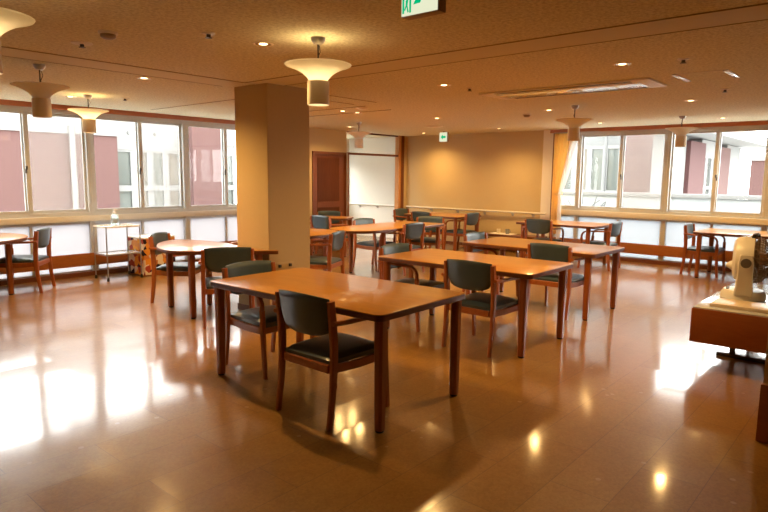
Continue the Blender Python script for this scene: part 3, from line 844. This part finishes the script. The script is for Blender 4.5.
tr = tag(MB().box(0, .30, -.62, 0, 0, .028, .004).build('wooden_board', 'trayw', None, 35, (5.35, 1.13, .502)), 'pale flat wooden board lying on the cabinet in front of the fan', 'board')

FX, FY = 5.90, .995
fn = thing('desk_fan', 'cream electric fan with round base on the white-topped cabinet', 'fan', (FX, FY, .502), R(-80))
MB().lathe([(0, 0), (.165, 0), (.174, .012), (.170, .05), (.15, .082), (.08, .09), (0, .09)], 44).build('base', 'fan', fn)
bt2 = MB()
for k in range(3): bt2.lathe([(0, 0), (.014, 0), (.013, .012), (0, .013)], 14, Matrix.Translation((-.118 + .0 * k, -.05 + .045 * k, .080)))
bt2.build('buttons', 'fangrey', fn)
# local +x = the way the grill faces
for s in (-1, 1):
    MB().sweep([(-.0, s * .145, .05), (-.0, s * .185, .14), (0, s * .212, .24), (0, s * .214, .34), (0, s * .212, .40)], .03, .115, (0, 1, 0), .6, [1.25, 1.1, 1, 1, .8]).build('yoke_arm', 'fan', fn)
    MB().lathe([(0, 0), (.040, 0), (.038, .014), (0, .016)], 24, Matrix.Translation((0, s * .230, .335)) @ Matrix.Rotation(-s * PI / 2, 4, 'X')).build('pivot_cap', 'fangrey', fn)
ry = Matrix.Translation((0, 0, .345)) @ Matrix.Rotation(PI / 2, 4, 'Y')
MB().lathe([(.0, -.100), (.10, -.100), (.150, -.094), (.178, -.078), (.190, -.05), (.196, 0), (.198, .05), (.192, .05), (.188, 0), (.17, -.07), (.1, -.09), (0, -.09)], 48, ry).build('housing', 'fan', fn)
MB().lathe([(0, -.150), (.012, -.148), (.028, -.125), (.045, -.098), (.0, -.098)], 24, Matrix.Translation((0, 0, -.06)) @ ry).build('motor_knob', 'fan', fn)
gr = MB()
for r, z in ((.198, .055), (.196, .075), (.192, .095), (.184, .115), (.172, .132), (.15, .148), (.125, .158), (.1, .165), (.075, .169), (.05, .171)):
    n = 40
    gr.sweep([(r * math.cos(2 * PI * k / n), r * math.sin(2 * PI * k / n), z) for k in range(n + 1)], .005, .005, (0, 0, 1), mat=ry, seg=6)
for k in range(36):
    a = 2 * PI * k / 36; c_, s_ = math.cos(a), math.sin(a)
    gr.sweep([(r * c_, r * s_, z) for r, z in ((.200, .05), (.193, .09), (.176, .128), (.13, .157), (.04, .172))], .006, .006, (0, 0, 1), mat=ry, seg=6)
gr.lathe([(0, .166), (.045, .166), (.043, .178), (0, .18)], 24, ry)
gr.build('grill', 'fangrill', fn)
bl = MB()
for k in range(5):
    a0 = 2 * PI * k / 5
    def fa(u, v, a0=a0):
        r = .04 + .135 * v; a = a0 + (u - .5) * (.7 + .5 * v)
        return (r * math.cos(a), r * math.sin(a), .06 + .06 * (u - .5))
    def fb(u, v, fa=fa):
        q = fa(u, v); return (q[0], q[1], q[2] + .004)
    bl.solid(fa, fb, 8, 6, ry)
bl.lathe([(0, .03), (.042, .03), (.040, .10), (0, .105)], 24, ry)
bl.build('blades', 'fangrill', fn)
MB().sweep([(.04, -.05, .53), (.045, -.05, .555), (.06, 0, .565), (.075, .05, .555), (.08, .05, .53)], .03, .02, (1, 0, 0), .5).build('handle', 'dark', fn)

# ------------------------------------------------------------------ outside
struct(MB().box(-30, 60, YL + .4, 60, -3.2, -3.0).box(XB + .3, 60, -30, YL + .4, -3.2, -3.0).build('ground_outside', 'deck'))
def window_part(b, mb_frame, mb_glass, frame='outwhite', glass='outglass'):
    f = mb_frame.build('window', frame, b); mb_glass.build('pane', glass, f)
# building across the courtyard, left
lb = thing('courtyard_building', 'pink building with white bands across the courtyard, seen through the left windows', 'building', (0, 15, 0))
MB().box(-8, 7.15, 0, 1.0, -3, 2.42).build('pink_wall', 'pink', lb)
MB().box(-8, 7.15, -.05, 1.0, 2.42, 3.1).box(-8, 10.7, .4, 1.2, 3.1, 3.35).build('parapet', 'outwhite', lb)
MB().box(7.15, 9.15, .35, 1.0, 2.12, 3.4).box(7.15, 9.15, .35, 1.0, -3, .3).build('white_wall', 'outwhite', lb)
MB().box(7.15, 10.9, .6, 1.0, -3, 3.4).build('back_wall', 'outgrey', lb)
MB().box(9.15, 10.1, -.15, 1.0, -3, 2.9).build('pink_wall', 'pink', lb)
MB().box(10.1, 10.9, .35, 1.0, 2.35, 3.4).box(10.1, 10.9, .35, 1.0, -3, .3).build('white_wall', 'outwhite', lb)
for x0, x1, mat in ((7.2, 7.75, 'outglass'), (7.75, 8.2, 'outcurtain'), (8.2, 8.65, 'outglass'), (8.65, 9.12, 'outcurtain'), (10.15, 10.9, 'outglass')):
    f = MB().box(x0, x0 + .09, .38, .5, .3, 2.35).box(x1 - .09, x1, .38, .5, .3, 2.35).box(x0, x1, .37, .49, .29, .36).box(x0, x1, .36, .5, 1.05, 1.2).box(x0, x1, .37, .49, 2.06, 2.365)
    window_part(lb, f, MB().box(x0 + .09, x1 - .09, .43, .45, .3, 2.3), 'outwhite', mat)
for x in (7.62, 8.35): MB().lathe([(0, 0), (.05, 0), (.04, .03), (0, .04)], 12, Matrix.Translation((x, .35, 2.55)) @ Matrix.Rotation(PI / 2, 4, 'X')).build('vent_cap', 'outgrey', lb)
dp = MB().sweep([(6.03, -.12, -3), (6.03, -.12, 2.6)], .13, .13, seg=14)
dp.build('downpipe', 'outwhite', lb)
# balcony outside the right windows
pr = thing('balcony_parapet', 'pale balcony wall with a white top rail outside the right-hand windows', 'parapet', (13.5, 0, 0))
MB().box(0, .12, -6, 9.0, -.6, 1.135).build('panel_wall', 'parapet', pr)
MB().box(-.04, .16, -6, 9.0, 1.14, 1.22, .01).build('top_rail', 'outwhite', pr)
for k in range(11): MB().box(.03, .09, -5.9 + 1.48 * k, -5.84 + 1.48 * k, 1.10, 1.14).build('rail_post', 'outgrey', pr)
struct(MB().box(XB + .3, 13.5, -6, 9.0, -.3, -.1).build('balcony_deck', 'deck'))
# building beyond the balcony: a wing end-on and a long wing with an eave
rb = thing('pink_panel_building', 'pink and white building close beyond the balcony, behind the left pane of the right windows', 'building', (19, 0, 0))
MB().box(0, .8, 5.55, 6.75, -3, 8.2).build('pink_panel', 'pink', rb)
MB().box(0, .8, 6.75, 8.9, 2.55, 8.2).box(0, .8, 6.75, 8.9, -3, .5).box(0, .8, 8.9, 16, -3, 8.2).build('white_wall', 'outgrey', rb)
for y0, y1, mat in ((6.8, 7.3, 'outglass'), (7.3, 7.8, 'outglass'), (7.8, 8.3, 'outcurtain'), (8.3, 8.85, 'outglass')):
    f = MB().box(.02, .12, y0, y0 + .08, .5, 2.55).box(.02, .12, y1 - .08, y1, .5, 2.55).box(.01, .11, y0, y1, 1.05, 1.15).box(.01, .11, y0, y1, 2.44, 2.56)
    window_part(rb, f, MB().box(.06, .08, y0 + .08, y1 - .08, .5, 2.45), 'outwhite', mat)
MB().box(.4, .8, 6.75, 8.9, -3, 3).build('back_wall', 'outgrey', rb)
MB().sweep([(-.35, 7.15, -3), (-.35, 7.15, 8.0)], .1, .1, seg=12).build('downpipe', 'outgrey', rb)
wg = thing('long_wing_building', 'long white and pink wing with an overhanging eave, receding behind the right-hand windows', 'building', (0, 4.95, 0))
MB().box(17.6, 19.0, 0, .5, -3, 2.75).box(20.7, 23.0, 0, .5, 2.2, 2.75).box(20.7, 23.0, 0, .5, -3, .4).box(24.6, 26.9, .1, .5, -3, 2.75).build('white_wall', 'outwhite', wg)
MB().box(19.0, 20.7, -.12, .5, -3, 2.62).build('rose_panel', 'pinkdeep', wg)
MB().box(23.0, 24.6, -.02, .5, -3, 2.62).build('pink_panel', 'pink', wg)
MB().box(16.5, 33, -1.0, .6, 2.78, 2.95).box(16.5, 33, -1.05, -.9, 2.70, 3.0).build('eave', 'outwhite', wg)
for x0, x1 in ((20.75, 21.5), (21.5, 22.25), (22.25, 22.95)):
    f = MB().box(x0, x0 + .14, .02, .12, .4, 2.2).box(x1 - .14, x1, .02, .12, .4, 2.2).box(x0, x1, .01, .11, 1.2, 1.3)
    window_part(wg, f, MB().box(x0 + .14, x1 - .14, .06, .08, .4, 2.2))
MB().box(20.7, 23.0, .25, .5, -3, 2.7).build('back_wall', 'outgrey', wg)
fb = thing('far_pink_building', 'distant pink building at the far right beyond the balcony', 'building', (34, -6, 0))
MB().box(0, 3, 0, 11.9, -3, 2.45).build('pink_wall', 'pink', fb)
MB().box(-.1, 3.1, -.1, 12.0, 2.45, 2.75).build('roof_band', 'outwhite', fb)
# wiry plant on the balcony
pl = thing('balcony_plant', 'small bare wiry plant on the balcony, seen above the sill by the curtain', 'plant', (12.75, 5.2, -.098))
MB().lathe([(0, 0), (.12, 0), (.16, .28), (.145, .28), (.11, .02), (0, .02)], 24).build('pot', 'outgrey', pl)
tw = MB(); rnd = random.Random(3)
for k in range(9):
    a = rnd.uniform(0, 2 * PI); q = Vector((0, 0, .25)); pts = [q.copy()]
    dirv = Vector((math.cos(a) * .12, math.sin(a) * .35, 1)).normalized()
    for j in range(6):
        q = q + dirv * .17; pts.append(q.copy())
        dirv = (dirv + Vector((rnd.uniform(-.15, .15), rnd.uniform(-.6, .6), rnd.uniform(-.2, .1)))).normalized()
    tw.sweep([tuple(p) for p in pts], .016, .016, seg=6)
tw.build('twigs', 'twig', pl)

# ------------------------------------------------------------------ sky, camera, view
wd = bpy.data.worlds.new('overcast_sky'); scn.world = wd; wd.use_nodes = True
nt = wd.node_tree
bg = nt.nodes['Background']
bg.inputs['Color'].default_value = (.97, 1.0, .965, 1)
bg.inputs['Strength'].default_value = 7.4
cam = bpy.data.cameras.new('camera'); co = bpy.data.objects.new('camera', cam); COL.objects.link(co)
cam.sensor_width = 36; cam.lens = 601.83 / 768 * 36; cam.clip_start = .05; cam.clip_end = 200
yaw, pit, rol = .71262410803, .13233113624, .01119284370
F = Vector((math.cos(yaw) * math.cos(pit), math.sin(yaw) * math.cos(pit), -math.sin(pit)))
Rt = Vector((math.sin(yaw), -math.cos(yaw), 0)); U = Rt.cross(F)
R2 = Rt * math.cos(rol) + U * math.sin(rol); U2 = U * math.cos(rol) - Rt * math.sin(rol)
co.matrix_world = Matrix(((R2.x, U2.x, -F.x, 0), (R2.y, U2.y, -F.y, 0), (R2.z, U2.z, -F.z, 1.52), (0, 0, 0, 1)))
scn.camera = co
vs = scn.view_settings
vs.view_transform = 'Standard'; vs.look = 'None'; vs.gamma = 1; vs.exposure = .72; vs.use_curve_mapping = False
scn.cycles.use_denoising = True
scn.cycles.max_bounces = 12; scn.cycles.diffuse_bounces = 6; scn.cycles.transparent_max_bounces = 24
scn.cycles.sample_clamp_indirect = 6
scn.cycles.caustics_reflective = False; scn.cycles.caustics_refractive = False
